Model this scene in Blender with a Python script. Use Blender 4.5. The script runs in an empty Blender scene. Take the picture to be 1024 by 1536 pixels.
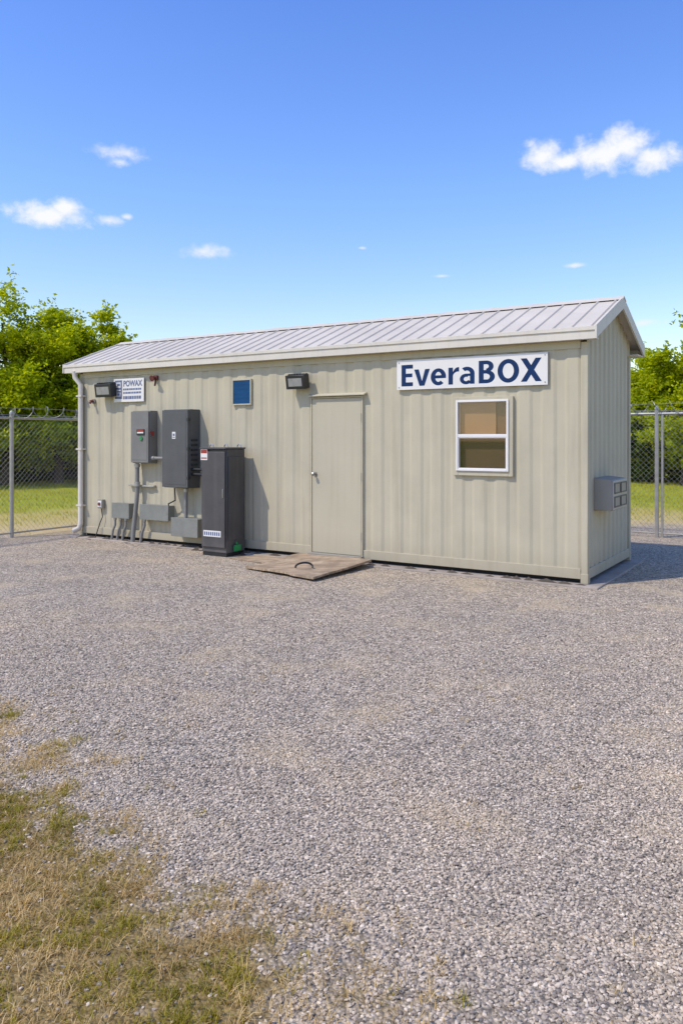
import bpy, math, random
import numpy as np
from mathutils import Vector, noise, Matrix
random.seed(7); rng=np.random.default_rng(7)
SC=bpy.context.scene; COL=SC.collection
# ---------------------------------------------------------------- frame of reference
H=1.58; FPX=1190.0; CX=512.0; HY=658.0
P0=Vector((2.63,8.48,0)); AX=Vector((0.8458,-0.5335,0)); AY=Vector((0.5335,0.8458,0))
ANG=math.atan2(AX.y,AX.x)
L=8.1; W=2.03
def B2W(p): return P0+AX*p[0]+AY*p[1]+Vector((0,0,p[2]))
def F(px,py,off=0.0):                 # a point of the front wall plane (pushed out by off), building coordinates
    d=Vector(((px-CX)/FPX,1,-(py-HY)/FPX)); o=Vector((0,0,H))
    n=AY; t=((P0-AY*off-o).dot(n))/d.dot(n); q=o+d*t-P0
    return q.dot(AX), q.z
def Gd(px,py,z=0.0):
    t=(H-z)*FPX/(py-HY); return ((px-CX)/FPX*t,t)
def W2B(x,y):
    q=Vector((x,y,0))-P0; return q.dot(AX),q.dot(AY)
# ---------------------------------------------------------------- materials
def nodes(name):
    m=bpy.data.materials.new(name); m.use_nodes=True; nt=m.node_tree
    return m,nt,nt.nodes['Principled BSDF']
def N(nt,t,**k):
    n=nt.nodes.new(t)
    for a,b in k.items():
        if a in n.inputs: n.inputs[a].default_value=b
        else: setattr(n,a,b)
    return n
def lk(nt,a,b): nt.links.new(a,b)
def ramp(nt,fac,stops,interp='LINEAR'):
    r=nt.nodes.new('ShaderNodeValToRGB'); r.color_ramp.interpolation=interp
    e=r.color_ramp.elements
    while len(e)<len(stops): e.new(0.5)
    for i,(p,c) in enumerate(stops):
        e[i].position=p; e[i].color=(c[0],c[1],c[2],1) if not isinstance(c,(int,float)) else (c,c,c,1)
    lk(nt,fac,r.inputs[0]); return r.outputs[0]
def mixc(nt,fac,a,b,mode='MIX'):
    m=nt.nodes.new('ShaderNodeMix'); m.data_type='RGBA'; m.blend_type=mode
    for s,v in ((m.inputs[0],fac),(m.inputs[6],a),(m.inputs[7],b)):
        if hasattr(v,'links'): lk(nt,v,s)
        elif isinstance(v,(int,float)): s.default_value=v
        else: s.default_value=(v[0],v[1],v[2],1)
    return m.outputs[2]
def mth(nt,op,a,b=0.0,c=None,clamp=False):
    m=nt.nodes.new('ShaderNodeMath'); m.operation=op; m.use_clamp=clamp
    for i,v in enumerate((a,b,c)):
        if v is None: continue
        if hasattr(v,'links'): lk(nt,v,m.inputs[i])
        else: m.inputs[i].default_value=v
    return m.outputs[0]
def mat(name,col,rough=0.5,var=0.12,scale=3.0,metal=0.0,streak=0.0,base_dirt=0.0,bump=0.0,bscale=60,spec=0.5,dirtcol=(0.16,0.13,0.10)):
    m,nt,p=nodes(name)
    tc=N(nt,'ShaderNodeTexCoord')
    n=N(nt,'ShaderNodeTexNoise',Scale=scale,Detail=6.0,Roughness=0.6); lk(nt,tc.outputs['Object'],n.inputs['Vector'])
    v=ramp(nt,n.outputs[0],[(0.3,1-var),(0.7,1+var*0.6)])
    c=mixc(nt,1.0,col,v,'MULTIPLY')
    if streak>0:
        mp=N(nt,'ShaderNodeMapping'); mp.inputs['Scale'].default_value=(9,9,0.5); lk(nt,tc.outputs['Object'],mp.inputs[0])
        s=N(nt,'ShaderNodeTexNoise',Scale=1.6,Detail=5.0); lk(nt,mp.outputs[0],s.inputs['Vector'])
        f=ramp(nt,s.outputs[0],[(0.5,0.0),(0.78,1.0)])
        f=mth(nt,'MULTIPLY',f,streak)
        c=mixc(nt,f,c,dirtcol)
    if base_dirt>0:
        sx=N(nt,'ShaderNodeSeparateXYZ'); lk(nt,tc.outputs['Object'],sx.inputs[0])
        z=mth(nt,'MULTIPLY_ADD',sx.outputs[2],-2.6,0.85)
        z=mth(nt,'ADD',z,mth(nt,'MULTIPLY_ADD',n.outputs[0],1.8,-0.9),clamp=True)
        z=mth(nt,'MULTIPLY',z,base_dirt)
        c=mixc(nt,z,c,dirtcol)
    lk(nt,c,p.inputs['Base Color'])
    r=mth(nt,'MULTIPLY_ADD',n.outputs[0],0.25,rough-0.12); lk(nt,r,p.inputs['Roughness'])
    p.inputs['Metallic'].default_value=metal; p.inputs['Specular IOR Level'].default_value=spec
    if bump>0:
        b=N(nt,'ShaderNodeTexNoise',Scale=bscale,Detail=3.0); lk(nt,tc.outputs['Object'],b.inputs['Vector'])
        bp=N(nt,'ShaderNodeBump',Strength=bump,Distance=0.01); lk(nt,b.outputs[0],bp.inputs['Height']); lk(nt,bp.outputs[0],p.inputs['Normal'])
    return m
M={}
M['wall']=mat('wall_paint',(0.515,0.460,0.322),0.6,0.09,1.7,streak=0.28,base_dirt=0.45,bump=0.14,bscale=9,spec=0.22,dirtcol=(0.29,0.235,0.15))
M['door']=mat('door_paint',(0.505,0.452,0.318),0.55,0.06,1.6,streak=0.14,base_dirt=0.30,spec=0.22,dirtcol=(0.29,0.24,0.155))
M['trimb']=mat('beige_trim',(0.51,0.455,0.32),0.5,0.08,6)
M['fascia']=mat('fascia_paint',(0.69,0.63,0.52),0.55,0.10,1.5,streak=0.18,spec=0.2,dirtcol=(0.42,0.35,0.26))
M['roof']=mat('roof_metal',(0.60,0.535,0.435),0.7,0.12,1.2,metal=0.0,spec=0.08)
M['pipe_white']=mat('downspout_paint',(0.68,0.62,0.51),0.45,0.12,3)
M['white']=mat('white_frame',(0.80,0.76,0.70),0.4,0.05,5)
M['signw']=mat('sign_white',(0.78,0.74,0.67),0.4,0.05,3,streak=0.05,dirtcol=(0.5,0.5,0.48))
M['navy']=mat('sign_navy',(0.006,0.030,0.10),0.45,0.1,4,spec=0.2)
M['inkg']=mat('sign_ink',(0.13,0.16,0.26),0.5,0.1,4)
M['grayA']=mat('panel_grey',(0.21,0.20,0.178),0.5,0.14,4,streak=0.15,spec=0.3,dirtcol=(0.26,0.24,0.2))
M['grayB']=mat('panel_dark_grey',(0.100,0.099,0.093),0.5,0.14,4,streak=0.12,spec=0.35,dirtcol=(0.16,0.15,0.13))
M['cab']=mat('cabinet_charcoal',(0.080,0.074,0.070),0.5,0.18,4,streak=0.20,base_dirt=0.40,spec=0.35,dirtcol=(0.18,0.16,0.135))
M['cond']=mat('conduit_grey',(0.25,0.24,0.215),0.45,0.15,8)
M['jb']=mat('junction_grey',(0.23,0.23,0.195),0.5,0.15,6)
M['black']=mat('black_metal',(0.020,0.020,0.020),0.4,0.2,6)
M['lens']=mat('lamp_lens',(0.32,0.31,0.28),0.3,0.15,12)
M['red']=mat('red_plastic',(0.35,0.03,0.02),0.4,0.1,6)
M['maroon']=mat('rust_red',(0.14,0.03,0.025),0.5,0.2,9)
M['green']=mat('green_plastic',(0.02,0.28,0.07),0.4,0.1,6)
M['blue']=mat('blue_slats',(0.010,0.065,0.16),0.6,0.15,8,spec=0.15)
M['bluedark']=mat('blue_seams',(0.02,0.10,0.20),0.6,0.1,8,spec=0.15)
M['tan1']=mat('tan_board',(0.42,0.245,0.115),0.7,0.12,3)
M['tan2']=mat('brown_board',(0.15,0.080,0.038),0.7,0.12,3)
M['tan3']=mat('dark_tan_board',(0.135,0.080,0.045),0.7,0.15,3)
M['galv']=mat('galvanised_steel',(0.45,0.43,0.39),0.4,0.15,8,metal=0.5)
M['wire']=mat('fence_wire',(0.30,0.295,0.27),0.45,0.2,5,metal=0.3)
M['acg']=mat('unit_grey',(0.30,0.275,0.22),0.5,0.1,5,streak=0.15,dirtcol=(0.15,0.13,0.1))
M['acl']=mat('unit_frame_light',(0.45,0.41,0.335),0.5,0.1,5)
M['acd']=mat('grille_dark',(0.08,0.075,0.065),0.5,0.1,5)
M['conc']=mat('concrete',(0.37,0.31,0.245),0.9,0.3,2.5,bump=0.5,bscale=40)
M['dark']=mat('shadow_gap',(0.02,0.019,0.017),0.9,0.2,4)
M['dirt']=mat('dark_soil',(0.09,0.07,0.05),0.95,0.3,14,bump=0.6,bscale=50)
M['bark']=mat('bark',(0.10,0.075,0.05),0.9,0.3,6,bump=0.6,bscale=12)
M['screw']=mat('steel_handle',(0.35,0.34,0.32),0.3,0.1,8,metal=0.8)
def plywood():
    m,nt,p=nodes('weathered_plywood'); tc=N(nt,'ShaderNodeTexCoord')
    mp=N(nt,'ShaderNodeMapping'); mp.inputs['Rotation'].default_value=(0,0,.5); mp.inputs['Scale'].default_value=(2,20,4); lk(nt,tc.outputs['Object'],mp.inputs[0])
    n=N(nt,'ShaderNodeTexNoise',Scale=2.0,Detail=7.0,Distortion=0.4); lk(nt,mp.outputs[0],n.inputs['Vector'])
    n2=N(nt,'ShaderNodeTexNoise',Scale=4.5,Detail=7.0,Roughness=.65); lk(nt,tc.outputs['Object'],n2.inputs['Vector'])
    c=ramp(nt,n.outputs[0],[(0.3,(0.26,0.175,0.10)),(0.55,(0.46,0.345,0.225)),(0.75,(0.60,0.48,0.33))])
    f=ramp(nt,n2.outputs[0],[(0.44,0.0),(0.62,0.7)])
    c=mixc(nt,f,c,(0.22,0.165,0.11)); lk(nt,c,p.inputs['Base Color']); p.inputs['Roughness'].default_value=0.9
    p.inputs['Specular IOR Level'].default_value=.2
    bp=N(nt,'ShaderNodeBump',Strength=0.5,Distance=0.006); lk(nt,n.outputs[0],bp.inputs['Height']); lk(nt,bp.outputs[0],p.inputs['Normal'])
    return m
M['ply']=plywood()
def glass():
    m,nt,p=nodes('window_glass'); nt.nodes.remove(p); out=nt.nodes['Material Output']
    t=N(nt,'ShaderNodeBsdfTransparent'); t.inputs[0].default_value=(0.90,0.89,0.87,1)
    g=N(nt,'ShaderNodeBsdfGlossy',Roughness=0.03); mx=N(nt,'ShaderNodeMixShader'); mx.inputs[0].default_value=0.05
    lk(nt,t.outputs[0],mx.inputs[1]); lk(nt,g.outputs[0],mx.inputs[2]); lk(nt,mx.outputs[0],out.inputs[0]); return m
M['glass']=glass()
def leafmat(name,stops,trans=0.45,ns=0.9):
    m,nt,p=nodes(name); out=nt.nodes['Material Output']
    g=N(nt,'ShaderNodeNewGeometry'); tc=N(nt,'ShaderNodeTexCoord')
    n=N(nt,'ShaderNodeTexNoise',Scale=ns,Detail=2.0); lk(nt,tc.outputs['Object'],n.inputs['Vector'])
    f=mth(nt,'ADD',mth(nt,'MULTIPLY',g.outputs['Random Per Island'],0.55),mth(nt,'MULTIPLY_ADD',n.outputs[0],1.3,-0.42),clamp=True)
    c=ramp(nt,f,stops); lk(nt,c,p.inputs['Base Color']); p.inputs['Roughness'].default_value=0.55; p.inputs['Specular IOR Level'].default_value=0.15
    t=N(nt,'ShaderNodeBsdfTranslucent'); c2=mixc(nt,1.0,c,(1.6,1.45,0.4),'MULTIPLY'); lk(nt,c2,t.inputs[0])
    mx=N(nt,'ShaderNodeMixShader'); mx.inputs[0].default_value=trans
    lk(nt,p.outputs[0],mx.inputs[1]); lk(nt,t.outputs[0],mx.inputs[2]); lk(nt,mx.outputs[0],out.inputs[0]); return m
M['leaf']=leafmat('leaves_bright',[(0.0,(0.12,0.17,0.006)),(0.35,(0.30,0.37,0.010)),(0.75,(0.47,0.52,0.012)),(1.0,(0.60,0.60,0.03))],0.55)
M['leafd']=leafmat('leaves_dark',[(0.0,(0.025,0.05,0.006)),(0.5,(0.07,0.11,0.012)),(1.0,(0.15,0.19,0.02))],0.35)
M['blade_g']=leafmat('grass_blades_green',[(0.0,(0.18,0.155,0.02)),(0.5,(0.36,0.31,0.04)),(1.0,(0.56,0.43,0.10))],0.3,3.0)
M['blade_d']=leafmat('grass_blades_dry',[(0.0,(0.32,0.20,0.07)),(0.5,(0.60,0.42,0.18)),(1.0,(0.80,0.61,0.32))],0.25,3.0)
M['blade_f']=leafmat('field_grass_blades',[(0.0,(0.20,0.22,0.02)),(0.5,(0.42,0.39,0.03)),(1.0,(0.58,0.48,0.10))],0.3)
WARM=(1.075,1.0,0.905)
def stone():
    m,nt,p=nodes('crushed_stone'); g=N(nt,'ShaderNodeNewGeometry'); tc=N(nt,'ShaderNodeTexCoord')
    c=ramp(nt,g.outputs['Random Per Island'],[(0.0,(0.17,0.155,0.135)),(0.2,(0.37,0.325,0.27)),(0.5,(0.50,0.44,0.355)),(0.75,(0.59,0.52,0.42)),(0.92,(0.67,0.59,0.48)),(1.0,(0.80,0.73,0.62))])
    n=N(nt,'ShaderNodeTexNoise',Scale=120.0,Detail=2.0); lk(nt,tc.outputs['Object'],n.inputs['Vector'])
    c=mixc(nt,1.0,c,ramp(nt,n.outputs[0],[(0.3,0.82),(0.7,1.1)]),'MULTIPLY')
    n2=N(nt,'ShaderNodeTexNoise',Scale=0.9,Detail=6.0,Roughness=0.65); lk(nt,tc.outputs['Object'],n2.inputs['Vector'])
    c=mixc(nt,1.0,c,ramp(nt,n2.outputs[0],[(0.3,(0.86,0.87,0.89)),(0.7,(1.10,1.07,1.02))]),'MULTIPLY')
    n3=N(nt,'ShaderNodeTexNoise',Scale=1.7,Detail=5.0); lk(nt,tc.outputs['Object'],n3.inputs['Vector'])
    c=mixc(nt,ramp(nt,n3.outputs[0],[(0.52,0.0),(0.70,0.45)]),c,(0.60,0.49,0.33))
    c=mixc(nt,1.0,c,WARM,'MULTIPLY')
    lk(nt,c,p.inputs['Base Color']); p.inputs['Roughness'].default_value=0.9; p.inputs['Specular IOR Level'].default_value=0.12; return m
M['stone']=stone()
def groundmat():
    m,nt,p=nodes('ground_surface'); tc=N(nt,'ShaderNodeTexCoord'); O=tc.outputs['Object']
    v=N(nt,'ShaderNodeTexVoronoi',Scale=68.0); lk(nt,O,v.inputs['Vector'])
    bw=N(nt,'ShaderNodeSeparateColor'); lk(nt,v.outputs['Color'],bw.inputs[0])
    gc=ramp(nt,bw.outputs[0],[(0.0,(0.22,0.20,0.17)),(0.3,(0.40,0.355,0.295)),(0.6,(0.52,0.46,0.37)),(0.85,(0.62,0.55,0.44)),(1.0,(0.76,0.69,0.58))])
    gap=ramp(nt,v.outputs['Distance'],[(0.35,1.0),(0.75,0.6)])
    gc=mixc(nt,1.0,gc,gap,'MULTIPLY')
    v2=N(nt,'ShaderNodeTexVoronoi',Scale=28.0); lk(nt,O,v2.inputs['Vector'])
    b2=N(nt,'ShaderNodeSeparateColor'); lk(nt,v2.outputs['Color'],b2.inputs[0])
    gc=mixc(nt,1.0,gc,ramp(nt,b2.outputs[0],[(0.0,0.80),(0.5,1.0),(1.0,1.16)]),'MULTIPLY')
    n=N(nt,'ShaderNodeTexNoise',Scale=0.55,Detail=7.0,Roughness=0.65); lk(nt,O,n.inputs['Vector'])
    gc=mixc(nt,1.0,gc,ramp(nt,n.outputs[0],[(0.3,(0.86,0.87,0.89)),(0.5,(1.02,1.01,1.0)),(0.7,(1.18,1.13,1.05))]),'MULTIPLY')
    n3=N(nt,'ShaderNodeTexNoise',Scale=1.7,Detail=5.0); lk(nt,O,n3.inputs['Vector'])
    gc=mixc(nt,ramp(nt,n3.outputs[0],[(0.52,0.0),(0.70,0.45)]),gc,(0.58,0.48,0.32))
    gc=mixc(nt,1.0,gc,WARM,'MULTIPLY')
    ng=N(nt,'ShaderNodeTexNoise',Scale=24.0,Detail=6.0,Roughness=0.7); lk(nt,O,ng.inputs['Vector'])
    soil=ramp(nt,ng.outputs[0],[(0.3,(0.13,0.088,0.03)),(0.5,(0.27,0.19,0.075)),(0.7,(0.44,0.32,0.15))])
    a=N(nt,'ShaderNodeAttribute'); a.attribute_name='grassmask'
    nn=N(nt,'ShaderNodeTexNoise',Scale=30.0,Detail=4.0); lk(nt,O,nn.inputs['Vector'])
    f=mth(nt,'ADD',a.outputs['Fac'],mth(nt,'MULTIPLY_ADD',nn.outputs[0],0.9,-0.45))
    f=ramp(nt,f,[(0.3,0.0),(0.75,1.0)])
    c=mixc(nt,f,gc,soil)
    a2=N(nt,'ShaderNodeAttribute'); a2.attribute_name='fieldmask'
    nf=N(nt,'ShaderNodeTexNoise',Scale=1.3,Detail=8.0,Roughness=0.7); lk(nt,O,nf.inputs['Vector'])
    ff=mth(nt,'ADD',a2.outputs['Fac'],mth(nt,'MULTIPLY_ADD',nf.outputs[0],0.4,-0.2))
    fc=ramp(nt,ff,[(0.2,(0.62,0.47,0.22)),(0.6,(0.54,0.43,0.12)),(0.9,(0.40,0.40,0.04)),(1.0,(0.36,0.38,0.03))])
    fm=ramp(nt,ff,[(0.05,0.0),(0.25,1.0)])
    c=mixc(nt,fm,c,fc)
    lk(nt,c,p.inputs['Base Color']); p.inputs['Roughness'].default_value=0.95; p.inputs['Specular IOR Level'].default_value=0.06
    hgt=mth(nt,'MULTIPLY_ADD',v.outputs['Distance'],-1.0,1.0)
    hgt=mth(nt,'ADD',hgt,mth(nt,'MULTIPLY',b2.outputs[0],0.7))
    bp=N(nt,'ShaderNodeBump',Strength=0.9,Distance=0.012); lk(nt,hgt,bp.inputs['Height']); lk(nt,bp.outputs[0],p.inputs['Normal'])
    return m
M['ground']=groundmat()
# ---------------------------------------------------------------- mesh builder
class MB:
    def __init__(s): s.v=[]; s.f=[]
    def add(s,vs,fs):
        o=len(s.v); s.v+= [tuple(v) for v in vs]; s.f+=[tuple(i+o for i in f) for f in fs]; return s
    def box(s,x0,x1,y0,y1,z0,z1):
        return s.add([(x0,y0,z0),(x1,y0,z0),(x1,y1,z0),(x0,y1,z0),(x0,y0,z1),(x1,y0,z1),(x1,y1,z1),(x0,y1,z1)],
            [(0,3,2,1),(4,5,6,7),(0,1,5,4),(1,2,6,5),(2,3,7,6),(3,0,4,7)])
    def loft(s,a,b):
        n=len(a); return s.add(list(a)+list(b),[tuple(reversed(range(n))),tuple(range(n,2*n))]+[(i,(i+1)%n,n+(i+1)%n,n+i) for i in range(n)])
    def tube(s,pts,r,n=8):
        pts=[Vector(p) for p in pts]; rr=r if isinstance(r,(list,tuple)) else [r]*len(pts)
        vs=[];up=None
        for i,p in enumerate(pts):
            d=(pts[min(i+1,len(pts)-1)]-pts[max(i-1,0)]).normalized()
            if up is None: up=Vector((0,0,1)) if abs(d.z)<0.9 else Vector((1,0,0))
            a=d.cross(up).normalized(); b=d.cross(a).normalized()
            if abs(d.dot(up))>0.98:
                up=Vector((1,0,0)) if abs(d.x)<0.9 else Vector((0,1,0)); a=d.cross(up).normalized(); b=d.cross(a).normalized()
            for k in range(n):
                t=2*math.pi*k/n; vs.append(p+(a*math.cos(t)+b*math.sin(t))*rr[i])
        fs=[]
        for i in range(len(pts)-1):
            for k in range(n): fs.append((i*n+k,i*n+(k+1)%n,(i+1)*n+(k+1)%n,(i+1)*n+k))
        fs+= [tuple(range(n)),tuple(reversed(range((len(pts)-1)*n,len(pts)*n)))]
        return s.add(vs,fs)
    def strip(s,pts,z0,z1):
        n=len(pts); vs=[]
        for (x,y) in pts: vs+=[(x,y,z0(x,y) if callable(z0) else z0),(x,y,z1(x,y) if callable(z1) else z1)]
        return s.add(vs,[(2*i,2*i+2,2*i+3,2*i+1) for i in range(n-1)])
BASE={}
def prop(o,label,cat,group=None,kind=None):
    if label: o['label']=label
    if cat: o['category']=cat
    if group: o['group']=group
    if kind: o['kind']=kind
    return o
def place(o,base,frame):
    if frame=='B': o.location=B2W(base); o.rotation_euler=(0,0,ANG)
    else: o.location=base
def thing(name,label,cat,base,frame='B',group=None):
    o=bpy.data.objects.new(name,None); COL.objects.link(o); o.empty_display_size=0.1
    place(o,base,frame); BASE[o.name]=Vector(base); return prop(o,label,cat,group)
import bmesh
def obj(name,mb,m,parent=None,base=None,frame='B',bevel=0.0,smooth=35):
    b=BASE[parent.name] if parent else Vector(base or (0,0,0))
    me=bpy.data.meshes.new(name); me.from_pydata([(v[0]-b[0],v[1]-b[1],v[2]-b[2]) for v in mb.v],[],mb.f)
    bm=bmesh.new(); bm.from_mesh(me); bmesh.ops.recalc_face_normals(bm,faces=bm.faces); bm.to_mesh(me); bm.free()
    if smooth:
        me.polygons.foreach_set('use_smooth',[True]*len(me.polygons)); me.set_sharp_from_angle(angle=math.radians(smooth))
    me.materials.append(M[m] if isinstance(m,str) else m)
    o=bpy.data.objects.new(name,me); COL.objects.link(o)
    if parent: o.parent=parent
    else: place(o,b,frame)
    BASE[o.name]=b
    if bevel>0:
        md=o.modifiers.new('bevel','BEVEL'); md.width=bevel; md.segments=2; md.limit_method='ANGLE'; md.angle_limit=math.radians(40)
    return o
def npobj(name,V,Fc,m,nper,parent=None,loc=(0,0,0),smooth=False):
    me=bpy.data.meshes.new(name); nv=len(V); nf=len(Fc)
    me.vertices.add(nv); me.vertices.foreach_set('co',np.asarray(V,dtype=np.float32).ravel())
    me.loops.add(nf*nper); me.loops.foreach_set('vertex_index',np.asarray(Fc,dtype=np.int32).ravel())
    me.polygons.add(nf); me.polygons.foreach_set('loop_start',np.arange(0,nf*nper,nper,dtype=np.int32))
    me.polygons.foreach_set('use_smooth',np.full(nf,smooth))
    me.update(calc_edges=True); me.materials.append(M[m])
    o=bpy.data.objects.new(name,me); COL.objects.link(o); o.location=loc
    if parent: o.parent=parent
    return o
# ---------------------------------------------------------------- hand drawn bold lettering (cap height 1)
def letter_pieces():
    def box(x0,x1,y0,y1): return [[(x0,y0),(x1,y0),(x1,y1),(x0,y1)]]
    def arc(cx,cy,rx,ry,ix,iy,a0,a1,n=26):
        out=[]
        for k in range(n):
            t0=math.radians(a0+(a1-a0)*k/n); t1=math.radians(a0+(a1-a0)*(k+1)/n)
            f=lambda t,a,b:(cx+a*math.cos(t),cy+b*math.sin(t))
            out.append([f(t0,ix,iy),f(t0,rx,ry),f(t1,rx,ry),f(t1,ix,iy)])
        return out
    G={}
    G['E']=(.79,[box(.12,.35,0,1),box(.35,.72,.82,1),box(.35,.69,.42,.59),box(.35,.72,0,.18)])
    G['v']=(.80,[[[(0,.763),(.235,.763),(.40,.21),(.40,0),(.275,0)]],[[(.40,0),(.525,0),(.80,.763),(.565,.763),(.40,.21)]]])
    G['e']=(.83,[arc(.435,.375,.385,.39,.160,.23,2,312),box(.26,.815,.31,.445)])
    G['r']=(.62,[box(.11,.33,0,.763),arc(.60,.37,.30,.405,.27,.21,90,180,10) ,box(.595,.63,.575,.775)])
    G['a']=(.84,[arc(.355,.225,.305,.237,.12,.10,60,330),arc(.39,.47,.37,.30,.155,.135,0,128),box(.540,.76,0,.47),box(.36,.56,.355,.46)])
    G['B']=(.93,[box(.12,.35,0,1),box(.35,.47,.84,1),box(.35,.50,.43,.58),box(.35,.50,0,.165),arc(.47,.745,.345,.255,.125,.10,-90,90),arc(.50,.285,.375,.285,.14,.125,-90,90)])
    G['O']=(1.12,[arc(.56,.5,.49,.515,.255,.33,0,360,48)])
    G['X']=(.93,[[[(0,1),(.27,1),(.93,0),(.66,0)]],[[(.66,1),(.92,1),(.27,0),(.01,0)]]])
    return G
def lettering(s,x0,x1,z0,z1,y,m,parent):
    G=letter_pieces(); mb=MB(); tot=sum(G[c][0] for c in s); k=(x1-x0)/(tot-.12); h=z1-z0; x=x0-.12*k; lay=0
    for c in s:
        for pc in G[c][1]:
            lay+=1; yy=y-.0008-.0002*(lay%7)
            for q in pc:
                a=[(x+u*k,y,z0+v*h) for u,v in q]; b=[(x+u*k,yy,z0+v*h) for u,v in q]
                n=len(a); mb.add(a+b,[tuple(range(n,2*n))]+[(i,(i+1)%n,n+(i+1)%n,n+i) for i in range(n)])
        x+=G[c][0]*k
    return obj('lettering',mb,m,parent,smooth=0)
def text(name,s,x0,x1,z0,z1,y,m,parent,bold=0.0,thick=0.002):
    cu=bpy.data.curves.new('t','FONT'); cu.body=s; cu.size=1; cu.offset=bold; cu.extrude=0.01; cu.resolution_u=6
    o=bpy.data.objects.new('t',cu); COL.objects.link(o); dg=bpy.context.evaluated_depsgraph_get()
    me=bpy.data.meshes.new_from_object(o.evaluated_get(dg)); bpy.data.objects.remove(o)
    co=np.zeros(len(me.vertices)*3); me.vertices.foreach_get('co',co); co=co.reshape(-1,3)
    mn=co.min(0); mx=co.max(0); b=BASE[parent.name]; q=np.zeros_like(co)
    q[:,0]=x0+(co[:,0]-mn[0])/(mx[0]-mn[0])*(x1-x0)-b[0]
    q[:,2]=z0+(co[:,1]-mn[1])/(mx[1]-mn[1])*(z1-z0)-b[2]
    q[:,1]=y-(co[:,2]-mn[2])/(mx[2]-mn[2])*thick-b[1]
    me.vertices.foreach_set('co',q.ravel()); me.update(); me.materials.clear(); me.materials.append(M[m])
    for p_ in me.polygons: p_.use_smooth=False
    t=bpy.data.objects.new(name,me); COL.objects.link(t); t.parent=parent; BASE[t.name]=b; return t
# ---------------------------------------------------------------- ground
XB=[(-2,2.6),(1.0,0.9),(2.14,0.10),(2.287,0.08),(2.568,-0.2),(2.884,-0.50),(3.534,-1.13),(4.455,-1.98),(6,-3.2),(9,-5.2),(14,-9)]
ys_,xs_=zip(*XB)
def gmask(x,y):
    if y>11 or x>3.5 or x<-12 or y<-1.5: return 0.0
    s=float(np.interp(y,ys_,xs_))-x
    if s<-1.6: return 0.0
    v=s*1.0+0.36+noise.noise(Vector((x*1.1,y*1.1,3)))*0.55+noise.noise(Vector((x*4.5,y*4.5,9)))*0.48+noise.noise(Vector((x*11,y*11,1)))*0.26
    if y>4.6: v-= (y-4.6)*0.35
    return max(0.0,min(1.0,v))
def fmask(x,y):
    lx,ly=W2B(x,y)
    d=max(-9.15-lx, ly-6.9)
    if ly<-14: d=max(d,-ly-14)
    if lx>12: d=max(d,lx-12)
    if d<-0.6: return 0.0
    return max(0.0,min(1.0,0.18+d*0.17+noise.noise(Vector((x*0.8,y*0.8,5)))*0.22))
gx=np.concatenate([np.array([-600,-300,-150,-80,-45,-30,-22]),np.arange(-16,-5,0.3),np.arange(-5,1.2,0.035),np.arange(1.2,16,0.3),np.array([20,26,35,50,80,150,300,600])])
gy=np.concatenate([np.array([-300,-100,-40,-15,-6,-2]),np.arange(0,1.5,0.2),np.arange(1.5,6,0.035),np.arange(6,26,0.3),np.array([28,32,40,55,80,130,250,600])])
GX,GY=np.meshgrid(gx,gy); nx=len(gx); ny=len(gy)
V=np.stack([GX.ravel(),GY.ravel(),np.zeros(nx*ny)],1)
ii,jj=np.meshgrid(np.arange(nx-1),np.arange(ny-1)); a=(jj*nx+ii).ravel()
ground=npobj('ground',V,np.stack([a,a+1,a+nx+1,a+nx],1),'ground',4,smooth=True); prop(ground,'grey crushed gravel yard with grass verge and field beyond the fence','ground',kind='structure')
for nm,fn in (('grassmask',gmask),('fieldmask',fmask)):
    at=ground.data.attributes.new(nm,'FLOAT','POINT'); at.data.foreach_set('value',np.array([fn(p[0],p[1]) for p in V],dtype=np.float32))
# ---------------------------------------------------------------- stones (loose gravel)
bm=bmesh.new(); bmesh.ops.create_icosphere(bm,subdivisions=1,radius=1.0); bm.verts.ensure_lookup_table()
IV=np.array([v.co[:] for v in bm.verts]); IF=np.array([[v.index for v in f.verts] for f in bm.faces]); bm.free()
def scatter(y0,y1,sp):
    out=[]
    for y in np.arange(y0,y1,sp):
        hw=0.44*y+0.35; xs=np.arange(-hw,hw,sp)
        out.append(np.stack([xs+rng.uniform(-.6,.6,len(xs))*sp,y+rng.uniform(-.6,.6,len(xs))*sp],1))
    return np.concatenate(out)
pA=scatter(1.8,3.9,0.0120); pB=scatter(3.9,8.0,0.0185)
pB=pB[rng.random(len(pB))>np.clip((pB[:,1]-5.0)/3.2,0,0.95)]
pts=np.concatenate([pA,pB]); rad=np.concatenate([rng.uniform(0.0036,0.0078,len(pA)),rng.uniform(0.0042,0.0080,len(pB))])
big=rng.random(len(pts))<0.04; rad[big]*=1.4
gm=np.array([gmask(p[0],p[1]) if p[0]<1.5 else 0 for p in pts]); lb=np.array([W2B(p[0],p[1])[1] for p in pts])
keep=(rng.random(len(pts))>np.clip(gm*1.25,0,0.94))&(lb<-0.25)
pts=pts[keep]; rad=rad[keep]; n=len(pts)
sc=np.stack([rng.uniform(.75,1.4,n),rng.uniform(.65,1.1,n),rng.uniform(.4,.8,n)],1)
vv=IV[None]*(1+rng.uniform(-.28,.28,(n,12,1)))*sc[:,None,:]*rad[:,None,None]
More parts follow.
